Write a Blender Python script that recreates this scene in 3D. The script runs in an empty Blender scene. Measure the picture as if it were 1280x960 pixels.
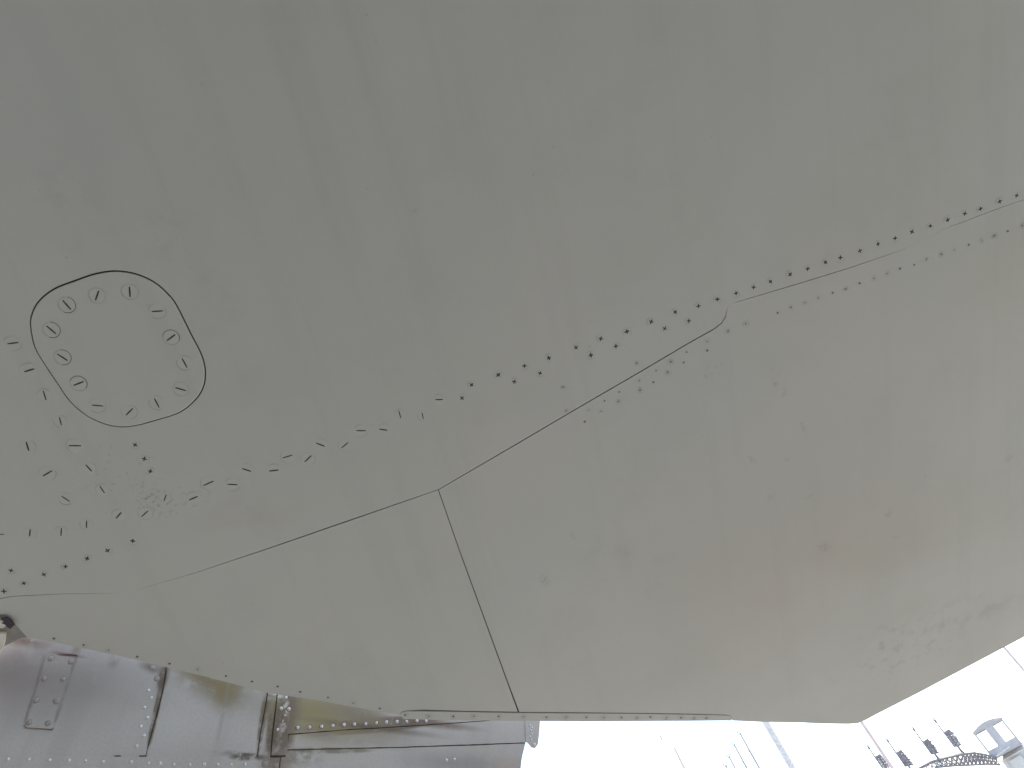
import bpy, bmesh, math, random
from mathutils import Vector, Matrix
from math import radians as R, sin, cos, tan, atan2, pi, hypot
random.seed(7)
scene = bpy.context.scene
COL = scene.collection

# ------------------------------------------------------------------ camera
FPX = 887.0                     # focal length in pixels of a 1280 wide picture
PITCH = R(40); UPX, UPY = -0.455, 0.8905
EYE = Vector((0, 0, 1.62))
cP, sP = cos(PITCH), sin(PITCH)
_F = Vector((0, cP, sP)); _R0 = Vector((1, 0, 0)); _U0 = Vector((0, -sP, cP))
_R = (_R0 * UPY + _U0 * UPX).normalized()
_U = (_R0 * -UPX + _U0 * UPY).normalized()
cam_d = bpy.data.cameras.new('camera'); cam = bpy.data.objects.new('camera', cam_d); COL.objects.link(cam)
cam.matrix_world = Matrix(((_R.x, _U.x, -_F.x, EYE.x), (_R.y, _U.y, -_F.y, EYE.y), (_R.z, _U.z, -_F.z, EYE.z), (0, 0, 0, 1)))
cam_d.sensor_fit = 'HORIZONTAL'; cam_d.sensor_width = 36.0; cam_d.lens = 36.0 * FPX / 1280.0
cam_d.clip_start = 0.02; cam_d.clip_end = 20000
scene.camera = cam

# ------------------------------------------------------------------ sky and sun (thin overcast)
SUN_EL, SUN_AZ = 58.0, 38.0      # azimuth clockwise from +Y
world = bpy.data.worlds.new('World'); scene.world = world; world.use_nodes = True
nt = world.node_tree; nt.nodes.clear()
wo = nt.nodes.new('ShaderNodeOutputWorld'); bg = nt.nodes.new('ShaderNodeBackground'); sk = nt.nodes.new('ShaderNodeTexSky')
sk.sky_type = 'NISHITA'; sk.sun_disc = False; sk.sun_elevation = R(SUN_EL); sk.sun_rotation = R(SUN_AZ)
sk.air_density = 1.0; sk.dust_density = 1.2; sk.ozone_density = 1.0
bg.inputs['Strength'].default_value = 0.15
nt.links.new(sk.outputs[0], bg.inputs['Color']); nt.links.new(bg.outputs[0], wo.inputs['Surface'])
sd = bpy.data.lights.new('sun', 'SUN'); sd.energy = 2.7; sd.angle = R(6); sd.color = (1.0, 0.97, 0.93)
sun = bpy.data.objects.new('sun', sd); COL.objects.link(sun)
_sv = Vector((sin(R(SUN_AZ)) * cos(R(SUN_EL)), cos(R(SUN_AZ)) * cos(R(SUN_EL)), sin(R(SUN_EL))))
sun.rotation_euler = (-_sv).to_track_quat('-Z', 'Y').to_euler(); sun.location = _sv * 40
vs = scene.view_settings
vs.view_transform = 'Standard'; vs.look = 'None'; vs.gamma = 1.0; vs.use_curve_mapping = False; vs.exposure = 1.58
scene.cycles.use_denoising = True
scene.cycles.max_bounces = 8; scene.cycles.diffuse_bounces = 6

# ------------------------------------------------------------------ measured rays onto real surfaces
def ray(px, py):
    return (_F + _R * ((px - 640) / FPX) + _U * ((480 - py) / FPX)).normalized()
WH = 1.10                        # wing underside this far above the eye
TILT = R(28)                     # drops away from the viewer
WORG = Vector((0, 0, EYE.z + WH))
WM = Matrix.Translation(WORG) @ Matrix.Rotation(-TILT, 4, 'X')
WMI = WM.inverted(); WN = (WM.to_3x3() @ Vector((0, 0, 1))).normalized()
def W(px, py):                   # a point of the underside, wing coordinates
    d = ray(px, py); t = WN.dot(WORG - EYE) / WN.dot(d)
    p = WMI @ (EYE + d * t)
    return Vector((p.x, p.y))
def far(px, py, dist):           # a point at that ground distance
    d = ray(px, py); return EYE + d * (dist / hypot(d.x, d.y))

# fairing plane below the wing's edge
_A = WM @ Vector((*W(35, 797), 0.004)); _B = WM @ Vector((*W(660, 901), 0.004))
_e = (_B - _A).normalized()
_away = Vector((0, 0, 1)).cross(_e).normalized()
if _away.y < 0: _away = -_away
_A = _A + _away * .085; _B = _B + _away * .085
FA = R(24)
_dn = (Vector((0, 0, -1)) * cos(FA) + _away * sin(FA)); _dn = (_dn - _e * _dn.dot(_e)).normalized()
_fn = _e.cross(_dn).normalized()
if _fn.dot(EYE - _A) < 0: _fn = -_fn
# fairing frame: x along the edge, y up the plate, z towards the viewer
_fy = _fn.cross(_e)
FM = Matrix(((_e.x, _fy.x, _fn.x, _A.x), (_e.y, _fy.y, _fn.y, _A.y), (_e.z, _fy.z, _fn.z, _A.z), (0, 0, 0, 1)))
FMI = FM.inverted()
def Fp(px, py):
    d = ray(px, py); t = _fn.dot(_A - EYE) / _fn.dot(d)
    p = FMI @ (EYE + d * t); return Vector((p.x, p.y))

# ------------------------------------------------------------------ node helpers
class Mat:
    def __init__(s, name, rough=0.5, metal=0.0, spec=0.5):
        s.m = bpy.data.materials.new(name); s.m.use_nodes = True; s.t = s.m.node_tree
        s.b = s.t.nodes['Principled BSDF']; s.b.inputs['Roughness'].default_value = rough
        s.b.inputs['Metallic'].default_value = metal; s.b.inputs['Specular IOR Level'].default_value = spec
        s.co = s.t.nodes.new('ShaderNodeTexCoord').outputs['Object']
    def n(s, k, **kw):
        q = s.t.nodes.new(k)
        for a, b in kw.items(): setattr(q, a, b)
        return q
    def set(s, i, v):
        if isinstance(v, bpy.types.NodeSocket): s.t.links.new(v, i)
        else: i.default_value = v
    def math(s, op, a, b=None, c=None):
        q = s.n('ShaderNodeMath', operation=op); s.set(q.inputs[0], a)
        if b is not None: s.set(q.inputs[1], b)
        if c is not None: s.set(q.inputs[2], c)
        return q.outputs[0]
    def map(s, loc=(0, 0, 0), rot=0, sc=(1, 1, 1)):
        q = s.n('ShaderNodeMapping', vector_type='TEXTURE'); s.set(q.inputs['Vector'], s.co)
        q.inputs['Location'].default_value = loc; q.inputs['Rotation'].default_value = (0, 0, rot); q.inputs['Scale'].default_value = sc
        return q.outputs[0]
    def noise(s, scale, vec=None, detail=4, rough=0.55, dist=0.0):
        q = s.n('ShaderNodeTexNoise'); s.set(q.inputs['Vector'], vec or s.co)
        q.inputs['Scale'].default_value = scale; q.inputs['Detail'].default_value = detail
        q.inputs['Roughness'].default_value = rough; q.inputs['Distortion'].default_value = dist
        return q.outputs[0]
    def rng(s, v, a, b, c=0.0, d=1.0, smooth=True):
        q = s.n('ShaderNodeMapRange', interpolation_type='SMOOTHSTEP' if smooth else 'LINEAR'); s.set(q.inputs[0], v)
        for i, x in enumerate((a, b, c, d)): q.inputs[1 + i].default_value = x
        return q.outputs[0]
    def mix(s, f, a, b):
        q = s.n('ShaderNodeMix', data_type='RGBA'); s.set(q.inputs[0], f)
        s.set(q.inputs[6], a if isinstance(a, bpy.types.NodeSocket) else (*a, 1)); s.set(q.inputs[7], b if isinstance(b, bpy.types.NodeSocket) else (*b, 1))
        return q.outputs[2]
    def blob(s, c, r, rot=0.0, soft=1.0):      # soft elliptical stain mask
        v = s.map((c[0], c[1], 0), rot, (r[0], r[1], 1))
        q = s.n('ShaderNodeVectorMath', operation='LENGTH'); s.set(q.inputs[0], v)
        return s.rng(q.outputs['Value'], 1.0 - soft, 1.0, 1.0, 0.0)
    def blobraw(s, c, r, rot=0.0):
        q = s.n('ShaderNodeVectorMath', operation='LENGTH'); s.set(q.inputs[0], s.map((c[0], c[1], 0), rot, (r[0], r[1], 1)))
        return q.outputs['Value']
    def bump(s, h, strength=0.1, dist=0.001):
        q = s.n('ShaderNodeBump'); q.inputs['Strength'].default_value = strength; q.inputs['Distance'].default_value = dist
        s.set(q.inputs['Height'], h); s.t.links.new(q.outputs[0], s.b.inputs['Normal'])
    def color(s, c): s.set(s.b.inputs['Base Color'], c if isinstance(c, bpy.types.NodeSocket) else (*c, 1)); return s.m

def plain(name, c, rough=0.6, metal=0.0, var=0.15, scale=30):
    M = Mat(name, rough, metal)
    f = M.noise(scale)
    return M.color(M.mix(M.rng(f, .3, .7), tuple(x * (1 - var) for x in c), tuple(min(1, x * (1 + var)) for x in c)))

# --- painted wing skin
def wing_paint():
    M = Mat('grey_wing_paint', 0.42, 0, 0.45)
    base = (0.425, 0.419, 0.388)
    c = M.mix(M.rng(M.noise(0.9, detail=3), .35, .65), tuple(x * .975 for x in base), (0.448, 0.434, 0.402))
    c = M.mix(M.rng(M.noise(1.7, M.map((3, 1, 0)), 3), .40, .68, 0, .28), c, (0.405, 0.420, 0.415))
    # long wipe streaks running aft
    a, b = W(240, 0), W(345, 300); an = atan2(b.y - a.y, b.x - a.x)
    st = M.noise(2.2, M.map((0, 0, 0), an, (4.0, .13, 1)), 6, .62, .25)
    reg = M.math('ADD', M.blob(W(270, 190), (1.0, .62), 0, 1.0), .04)
    c = M.mix(M.math('MULTIPLY', M.rng(st, .48, .66), M.math('MULTIPLY', reg, .13)), c, (0.30, 0.305, 0.285))
    st2 = M.noise(7.0, M.map((2, 1, 0), an, (7.0, .34, 1)), 5, .6, .15)
    c = M.mix(M.math('MULTIPLY', M.rng(st2, .50, .70), .10), c, (0.27, 0.27, 0.25))
    # patchy grime
    g = M.rng(M.noise(5.0, detail=8, rough=.68), .47, .75)
    c = M.mix(M.math('MULTIPLY', g, .16), c, (0.27, 0.265, 0.24))
    # warm stains on the outer panel
    def stain(c, p, r, rot, col, k, sc=9, lo=.35, hi=.62):
        f = M.math('MULTIPLY', M.blob(W(*p), r, rot), M.rng(M.noise(sc, detail=6, rough=.62), lo, hi))
        return M.mix(M.math('MULTIPLY', f, k), c, col)
    c = stain(c, (960, 730), (.46, .40), .2, (0.38, 0.315, 0.275), .36, 1.1, .30, .6)
    c = stain(c, (1040, 640), (.40, .34), .1, (0.38, 0.33, 0.275), .26, 3.0, .30, .6)
    c = stain(c, (1120, 700), (.34, .22), 0, (0.38, 0.34, 0.27), .35, 3.0, .30, .6)
    c = stain(c, (1275, 330), (.22, .14), 0, (0.42, 0.405, 0.32), .28, 4.0, .30, .6)
    c = stain(c, (1200, 770), (.22, .07), .3, (0.27, 0.275, 0.28), .55, 26, .46, .70)
    c = stain(c, (1110, 815), (.10, .12), 0, (0.24, 0.245, 0.24), .50, 48, .50, .70)
    c = stain(c, (1165, 800), (.07, .12), 0, (0.24, 0.245, 0.24), .45, 60, .50, .70)
    c = stain(c, (800, 690), (.16, .16), 0, (0.30, 0.30, 0.28), .30, 10, .50, .70)
    # scuffed, scratched spots by the fasteners
    c = stain(c, (205, 628), (.055, .035), 0, (0.17, 0.165, 0.145), .75, 150, .54, .64)
    c = stain(c, (185, 625), (.030, .050), 0, (0.17, 0.165, 0.145), .70, 170, .52, .64)
    c = stain(c, (246, 622), (.030, .020), 0, (0.17, 0.165, 0.145), .60, 160, .52, .64)
    c = stain(c, (150, 590), (.10, .08), 0, (0.22, 0.21, 0.19), .55, 120, .58, .68)
    c = stain(c, (300, 650), (.10, .05), .3, (0.36, 0.31, 0.27), .40, 20, .40, .65)
    c = stain(c, (891, 465), (.035, .025), 0, (0.24, 0.24, 0.22), .40, 120, .52, .64)
    c = stain(c, (972, 478), (.02, .05), 0, (0.24, 0.22, 0.20), .50, 90, .50, .64)
    c = stain(c, (205, 295), (.045, .07), .3, (0.30, 0.30, 0.28), .35, 35, .42, .66)
    c = stain(c, (88, 255), (.06, .10), .3, (0.30, 0.30, 0.28), .30, 30, .42, .66)
    c = stain(c, (268, 380), (.05, .10), .3, (0.30, 0.30, 0.28), .28, 30, .42, .66)
    for p, r in (((254, 105), (.006, .004)), ((667, 218), (.005, .004)), ((518, 263), (.006, .006)), ((49, 237), (.0025, .0025)),
                 ((238, 335), (.002, .003)), ((1012, 620), (.014, .004)), ((1260, 573), (.012, .010)), ((963, 622), (.009, .008)),
                 ((1031, 684), (.018, .022)), ((1004, 534), (.006, .02)), ((458, 18), (.0025, .004)), ((1110, 643), (.014, .012)),
                 ((716, 670), (.006, .012)), ((83, 322), (.003, .003)), ((692, 183), (.005, .003)), ((940, 575), (.006, .016)), ((710, 213), (.002, .002)),
                 ((983, 574), (.010, .007)), ((681, 726), (.012, .02)), ((1157, 595), (.006, .006)), ((1120, 672), (.016, .004))):
        c = stain(c, p, r, random.uniform(-.6, .6), (0.17, 0.165, 0.155), .42, 260, .40, .60)
    # tiny fly specks and pin holes
    v = M.n('ShaderNodeTexVoronoi'); v.inputs['Scale'].default_value = 26; M.set(v.inputs['Vector'], M.co)
    sp = M.math('MULTIPLY', M.rng(v.outputs['Distance'], .018, .045, 1, 0), M.rng(M.noise(3.1), .52, .60))
    c = M.mix(M.math('MULTIPLY', sp, .45), c, (0.15, 0.145, 0.13))
    # brush fine grain
    fg = M.noise(900, detail=2)
    c = M.mix(M.rng(fg, .35, .65, 0, .10), c, (0.36, 0.36, 0.345))
    M.color(c)
    M.set(M.b.inputs['Roughness'], M.rng(M.noise(6, detail=6), .3, .7, .38, .56))
    h = M.math('ADD', M.math('MULTIPLY', M.noise(4.0, detail=2), 8.0), M.math('MULTIPLY', M.noise(420, detail=3), .10))
    M.bump(h, .25, .0009)
    return M.m
M_WING = wing_paint()
M_GAP = plain('dark_joint_sealant', (0.060, 0.048, 0.040), .8)
M_GRIME = plain('black_grime', (0.040, 0.037, 0.032), .8)
M_RING = plain('thin_grime_line', (0.13, 0.125, 0.112), .7, 0, .35, 60)
M_FAINT = plain('painted_over_rim', (0.335, 0.33, 0.305), .6, 0, .2, 60)
M_DOT = plain('dirty_rivet_centre', (0.13, 0.13, 0.12), .7, 0, .35, 60)
M_DOTD = plain('dark_rivet_centre', (0.09, 0.09, 0.09), .7, 0, .3, 60)

# --- bare / silver painted fairing
def fairing_paint():
    M = Mat('silver_fairing_paint', 0.5, 0.05, 0.4)
    c = M.mix(M.rng(M.noise(3, detail=4), .35, .65), (0.435, 0.425, 0.415), (0.495, 0.485, 0.478))
    st = M.noise(9, M.map((0, 0, 0), 0, (.5, 5, 1)), 6, .6, .1)
    c = M.mix(M.math('MULTIPLY', M.rng(st, .48, .68), .22), c, (0.30, 0.30, 0.30))
    def stain(c, p, r, rot, col, k, sc, lo, hi):
        f = M.math('MULTIPLY', M.blob(Fp(*p), r, rot), M.rng(M.noise(sc, detail=7, rough=.65), lo, hi))
        return M.mix(M.math('MULTIPLY', f, k), c, col)
    def line(c, p, q, w, col, k, sc=45, lo=.30, hi=.56):
        a, b = Fp(*p), Fp(*q); m = (a + b) / 2; an = atan2(b.y - a.y, b.x - a.x); L = (b - a).length / 2 * 1.2
        f = M.math('MULTIPLY', M.rng(M.math('SUBTRACT', 1.0, M.blobraw(m, (L, w), an)), 0, .5), M.rng(M.noise(sc, detail=7, rough=.65), lo, hi))
        return M.mix(M.math('MULTIPLY', f, k), c, col)
    for p, q in (((56.5, 820), (45, 862)), ((45, 862), (30.5, 905)), ((96, 820), (88, 843)), ((88, 843), (80, 868)), ((80, 868), (67, 908))):
        c = line(c, p, q, .0035, (0.20, 0.18, 0.165), .75, 60, .30, .5)
    br = (0.13, 0.105, 0.075)
    c = line(c, (206, 840), (183, 944), .006, br, .9)
    c = line(c, (205, 836), (201, 862), .010, br, .8)
    c = line(c, (333, 866), (322, 944), .007, br, .85)
    c = line(c, (337, 870), (345, 905), .022, (0.25, 0.21, 0.13), .8, 40)
    c = line(c, (343, 880), (337, 945), .012, br, .95)
    c = line(c, (360, 885), (355, 944), .020, (0.20, 0.165, 0.13), .9, 36)
    c = line(c, (362, 913), (560, 897), .012, (0.17, 0.13, 0.10), .9, 40, .28, .5)
    c = line(c, (385, 919), (545, 905), .007, (0.13, 0.105, 0.085), .9, 30, .3, .52)
    c = line(c, (360, 938), (470, 938), .006, (0.16, 0.14, 0.12), .8, 40)
    c = line(c, (285, 946), (330, 946), .007, br, .9, 70, .40, .56)
    c = line(c, (215, 838), (330, 864), .008, (0.33, 0.31, 0.24), .8, 40)  # wing edge's shadow painted along the plate below it
    # reddish brown dirt high on the left plate
    c = stain(c, (30, 830), (.14, .12), 0, (0.24, 0.185, 0.175), .80, 8, .28, .55)
    c = stain(c, (95, 850), (.16, .12), 0, (0.27, 0.26, 0.25), .75, 6, .28, .5)
    c = stain(c, (30, 801), (.05, .014), 0, (0.10, 0.055, 0.04), .85, 30, .30, .5)
    c = stain(c, (96, 812), (.010, .025), 0, (0.2, 0.13, 0.11), .6, 40, .30, .55)
    c = stain(c, (85, 818.5), (.035, .004), 0, (0.14, 0.075, 0.06), .8, 30, .2, .4)
    c = stain(c, (143, 826), (.012, .02), 0, (0.2, 0.17, 0.15), .6, 40, .35, .55)
    # moss and lichen
    moss = (0.185, 0.155, 0.075)
    c = stain(c, (262, 850), (.12, .045), -.3, moss, .85, 28, .30, .52)
    c = stain(c, (282, 864), (.035, .045), .2, (0.24, 0.20, 0.09), .90, 30, .32, .50)
    c = stain(c, (345, 868), (.08, .02), -.2, (0.30, 0.27, 0.17), .6, 40, .35, .55)
    c = stain(c, (402, 892), (.15, .075), -.1, (0.33, 0.29, 0.17), .95, 14, .12, .34)
    c = stain(c, (385, 890), (.08, .05), -.1, (0.31, 0.275, 0.14), .75, 22, .25, .46)
    c = stain(c, (455, 897), (.13, .04), -.25, (0.27, 0.24, 0.17), .95, 20, .18, .42)
    # brown run under the rivet row
    c = stain(c, (470, 910), (.17, .009), .02, (0.14, 0.115, 0.09), .8, 34, .22, .52)
    c = stain(c, (545, 905), (.12, .010), .03, (0.18, 0.125, 0.095), .90, 38, .22, .5)
    c = stain(c, (430, 924), (.14, .014), 0, (0.30, 0.275, 0.26), .6, 18, .3, .55)
    # flaking, rusty column
    c = stain(c, (350, 915), (.030, .20), .05, (0.115, 0.095, 0.075), .95, 42, .32, .56)
    c = stain(c, (362, 890), (.030, .06), .05, (0.22, 0.17, 0.14), .85, 50, .35, .52)
    c = stain(c, (356, 892), (.009, .05), .12, (0.68, 0.67, 0.62), .95, 70, .46, .54)
    c = stain(c, (345, 868), (.03, .012), -.2, (0.66, 0.66, 0.62), .95, 80, .46, .54)
    c = stain(c, (348, 950), (.045, .03), 0, (0.26, 0.22, 0.19), .95, 60, .32, .54)
    c = stain(c, (375, 945), (.05, .02), 0, (0.22, 0.20, 0.15), .8, 50, .40, .58)
    c = stain(c, (310, 945), (.07, .007), 0, (0.10, 0.085, 0.075), .8, 80, .42, .56)
    c = stain(c, (282, 875), (.006, .10), .1, (0.27, 0.27, 0.27), .55, 30, .3, .55)
    # tall smear on the right lower plate
    c = stain(c, (590, 957), (.20, .028), .04, (0.27, 0.255, 0.27), .75, 10, .25, .5)
    c = stain(c, (635, 962), (.05, .03), 0, (0.46, 0.38, 0.34), .7, 10, .25, .5)
    # joint dirt round the two plate edges
    c = stain(c, (205, 842), (.012, .05), .1, (0.11, 0.09, 0.07), .90, 60, .30, .50)
    c = stain(c, (190, 835), (.03, .012), -.2, (0.15, 0.12, 0.10), .85, 60, .36, .55)
    c = stain(c, (334, 875), (.012, .06), .1, (0.13, 0.11, 0.08), .85, 60, .34, .55)
    fg = M.noise(260, detail=3)
    c = M.mix(M.rng(fg, .40, .70, 0, .16), c, (0.27, 0.265, 0.255))
    M.color(c)
    M.set(M.b.inputs['Roughness'], M.rng(M.noise(14, detail=6), .3, .7, .32, .55))
    M.bump(M.math('ADD', M.math('MULTIPLY', M.noise(6, detail=2), 6), M.math('MULTIPLY', M.noise(240, detail=4), .2)), .3, .001)
    return M.m
M_FAIR = fairing_paint()
M_RIV = plain('bright_rivet_metal', (0.62, 0.63, 0.64), .25, .35, .1)
M_RIVD = plain('weathered_rivet_metal', (0.46, 0.45, 0.44), .42, .25, .2)
M_RIVR = plain('rust_ring', (0.20, 0.15, 0.12), .8, 0, .3, 80)
M_RIVS = plain('soft_dirt_ring', (0.27, 0.255, 0.24), .8, 0, .3, 80)
M_CREAM = plain('cream_paint', (0.60, 0.565, 0.50), .45, 0, .08)
M_SHADE = plain('purple_black_notch_shade', (0.03, 0.018, 0.03), .6)  # painted shade for the hinge notch
M_TAUPE = plain('taupe_bracket_paint', (0.27, 0.25, 0.22), .6, 0, .15)

# ------------------------------------------------------------------ object helpers
def link(name, me, mats, parent=None, mw=None):
    o = bpy.data.objects.new(name, me); COL.objects.link(o)
    for m in (mats if isinstance(mats, (list, tuple)) else [mats]):
        if m.name not in [x.name for x in me.materials]: me.materials.append(m)
    if parent: o.parent = parent
    if mw is not None: o.matrix_world = mw if not parent else mw
    return o
def tag(o, label=None, cat=None, group=None, kind=None):
    if label: o['label'] = label
    if cat: o['category'] = cat
    if group: o['group'] = group
    if kind: o['kind'] = kind
    return o
def tomesh(bm, name, smooth=False):
    me = bpy.data.meshes.new(name); bm.normal_update(); bm.to_mesh(me); bm.free()
    if smooth:
        for p in me.polygons: p.use_smooth = True
    return me

def plate(loops, z0, z1, sign=-1, bevel=0.0, top=False):
    """A sheet outlined by loops (first outer, others holes); face at z0, edges running to z1."""
    bm = bmesh.new(); rings = []
    for lp in loops:
        vs_ = [bm.verts.new((p[0], p[1], z0)) for p in lp]
        es = [bm.edges.new((vs_[i], vs_[(i + 1) % len(vs_)])) for i in range(len(vs_))]
        rings.append((vs_, es))
    alle = [e for r in rings for e in r[1]]
    bmesh.ops.triangle_fill(bm, use_beauty=True, use_dissolve=False, edges=alle)
    for f in bm.faces:
        f.normal_update()
        if f.normal.z * sign < 0: f.normal_flip()
    capf = list(bm.faces)
    for vs_, es in rings:
        up = [bm.verts.new((v.co.x, v.co.y, z1)) for v in vs_]
        n = len(vs_)
        for i in range(n):
            bm.faces.new((vs_[i], vs_[(i + 1) % n], up[(i + 1) % n], up[i]))
        if top and vs_ is rings[0][0]:
            pass
    if top:
        m = {}
        for f in capf:
            try: bm.faces.new([m.setdefault(v, bm.verts.new((v.co.x, v.co.y, z1 + (0.00001 if False else 0)))) for v in reversed(f.verts)])
            except ValueError: pass
        bmesh.ops.remove_doubles(bm, verts=bm.verts, dist=1e-6)
    return bm

def off(poly, widths, side):
    """Open pixel polyline shifted sideways by widths/2 (pixels)."""
    out = []
    for i, p in enumerate(poly):
        a = poly[max(0, i - 1)]; b = poly[min(len(poly) - 1, i + 1)]
        dx, dy = b[0] - a[0], b[1] - a[1]; L = hypot(dx, dy)
        w = widths[i] if isinstance(widths, (list, tuple)) else widths
        out.append((p[0] - dy / L * w / 2 * side, p[1] + dx / L * w / 2 * side))
    return out
def smooth_closed(pts, k=6):
    out = []; n = len(pts)
    for i in range(n):
        p0, p1, p2, p3 = [Vector(pts[(i + j - 1) % n]) for j in range(4)]
        for s in range(k):
            t = s / k
            out.append(0.5 * ((2 * p1) + (p2 - p0) * t + (2 * p0 - 5 * p1 + 4 * p2 - p3) * t * t + (3 * p1 - p0 - 3 * p2 + p3) * t ** 3))
    return [(v.x, v.y) for v in out]
def grow(pts, d):                # closed loop moved outwards in metres
    n = len(pts); out = []
    ar = sum(pts[i][0] * pts[(i + 1) % n][1] - pts[(i + 1) % n][0] * pts[i][1] for i in range(n))
    s = 1 if ar > 0 else -1
    for i in range(n):
        a, b = pts[i - 1], pts[(i + 1) % n]; dx, dy = b[0] - a[0], b[1] - a[1]; L = hypot(dx, dy) or 1
        out.append((pts[i][0] + dy / L * d * s, pts[i][1] - dx / L * d * s))
    return out

# ------------------------------------------------------------------ ground
def ground_mat():
    M = Mat('worn_concrete', .85, 0, .3)
    c = M.mix(M.rng(M.noise(.35, detail=6), .35, .65), (0.39, 0.368, 0.312), (0.47, 0.445, 0.380))
    c = M.mix(M.rng(M.noise(9, detail=8), .45, .7, 0, .5), c, (0.24, 0.225, 0.19))
    M.bump(M.noise(60, detail=5), .4, .004)
    # unseen darker ground added under the aircraft to deepen the wing's shading
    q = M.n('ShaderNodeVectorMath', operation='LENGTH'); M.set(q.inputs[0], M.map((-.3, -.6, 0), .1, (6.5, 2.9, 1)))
    shade_patch = M.math('MULTIPLY', M.rng(M.math('ADD', q.outputs['Value'], M.math('MULTIPLY', M.noise(.8, detail=5), .5)), .75, 1.45, 1, 0), .72)
    c = M.mix(shade_patch, c, (0.105, 0.102, 0.094))
    return M.color(c)
bm = bmesh.new(); S = 6000
for i, (x, y) in enumerate(((-S, -S), (S, -S), (S, S), (-S, S))): bm.verts.new((x, y, 0))
bm.faces.new(bm.verts)
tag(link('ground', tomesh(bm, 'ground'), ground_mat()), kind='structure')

# ------------------------------------------------------------------ the aircraft
AC = bpy.data.objects.new('parked_aircraft', None); COL.objects.link(AC); AC.location = (0, 1.2, 0)
tag(AC, 'pale grey underside of a parked aircraft wing with access hatch and silver riveted fairing', 'aircraft')
bpy.context.view_layer.update()
def under(name, me, mats, parent=AC, base=WM):
    o = bpy.data.objects.new(name, me); COL.objects.link(o)
    for m in (mats if isinstance(mats, (list, tuple)) else [mats]):
        if m.name not in [x.name for x in me.materials]: me.materials.append(m)
    o.parent = parent
    o.matrix_parent_inverse = Matrix.Identity(4)
    if parent is AC: o.matrix_local = Matrix.Translation(-AC.location) @ base
    return o

# pixel outlines
LA = [(-170, 700), (-60, 790), (-8, 750), (15, 745.5), (75, 742.5), (160, 741), (250, 714), (330, 687.5), (430, 653), (548, 612.5),
      (640, 558.5), (720, 511.5), (800, 465), (860, 429.5), (893, 411), (902, 404), (907, 396), (909.5, 384)]
WA = [.2, .3, .8, .8, .6, .02, .45, 1.1, 1.5, 1.5, 1.25, 1.3, 1.4, 1.4, 1.3, 1.3, 1.1, .12]
LA = LA[2:]; WA = WA[2:]
LA = [(-60, 775)] + LA; WA = [.5] + WA
LC = [(915, 379), (923, 377), (960, 366), (1010, 351), (1060, 335.5), (1100, 322), (1128, 312), (1155, 299), (1180, 286), (1200, 279), (1240, 263.5), (1280, 249.5), (1500, 173)]
WC = [.02, .5, .75, .8, .7, .5, .2, .04, .2, .5, .5, .4, .4]
LTOP = LA + LC; WTOP = WA + WC
LB = [(548, 612.5), (575, 690), (605, 772), (632, 846), (648, 890.5)]; WB = [.95, 1.0, 1.15, 1.2, 1.2]
LD = [(-9999, 0)]
STRIP_TOP = [(499, 893.5), (502, 890), (508, 888.6), (530, 888.2), (580, 889.3), (648, 890.6), (720, 891), (800, 891.7), (870, 892.8), (908, 893.8), (913, 895)]
STRIP_W = [.5, .6, 1.0, 2.3, 1.6, 1.6, 1.4, 1.1, 1.2, .7, .4]
EDGE = [(-50, 783), (-42, 772), (-30, 768), (0, 768), (8, 768.2), (13, 771), (18, 779), (26, 788), (34, 796.6), (60, 801.5), (104, 810.5), (150, 820), (200, 832), (260, 846.5), (333, 866), (400, 876), (450, 885), (500, 893.5)]
EDGE_R = [(500, 893.5), (506, 898.5), (560, 900), (640, 901), (740, 901.5), (860, 901), (908, 900.6), (950, 902.4), (1000, 903.2), (1030, 904.6), (1060, 905), (1072, 904.3), (1082, 900), (1096, 892.5), (1150, 865), (1280, 796)]
we, wf = W(1150, 865), W(1280, 796); dv = (wf - we).normalized()
FAR_R = wf + dv * 3.2
XR = FAR_R.x; YB = W(640, 0).y - 3.5; XL = min(W(0, 0).x, W(0, 768).x) - 4.0
lead = W(-50, 783)

def PW(l): return [tuple(W(*p)) for p in l]
# main skin: everything behind the long joint
hatch_px = [(x / 4, 320 + y / 4) for x, y in ((153, 350), (160, 290), (195, 225), (270, 165), (370, 125), (480, 88), (580, 75), (680, 90), (770, 130),
            (840, 190), (885, 250), (950, 380), (1010, 500), (1027, 590), (1010, 670), (960, 735), (890, 785), (780, 820), (680, 847), (600, 853),
            (520, 838), (430, 795), (350, 725), (290, 640), (230, 550), (175, 455))]
hl = smooth_closed(PW(hatch_px), 5)
top_up = PW(off(LTOP, WTOP, -1)); top_dn = PW(off(LTOP, WTOP, 1))
if top_up[5][1] > top_dn[5][1]: top_up, top_dn = top_dn, top_up      # smaller y is nearer the viewer
endr = W(1500, 173)
RB = (XR, endr.y + (endr.y - W(1280, 249.5).y) / (endr.x - W(1280, 249.5).x) * (XR - endr.x))
outer = top_up + [(RB[0], RB[1] - .0003), (XR, YB), (XL, YB), (XL, W(-60, 775).y - .0005)]
ms = under('wing_skin_panel', tomesh(plate([outer, grow(hl, .0010)], 0, .003), 'wing_skin'), M_WING)
tag(ms, 'large main skin panel with wipe streaks')

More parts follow.
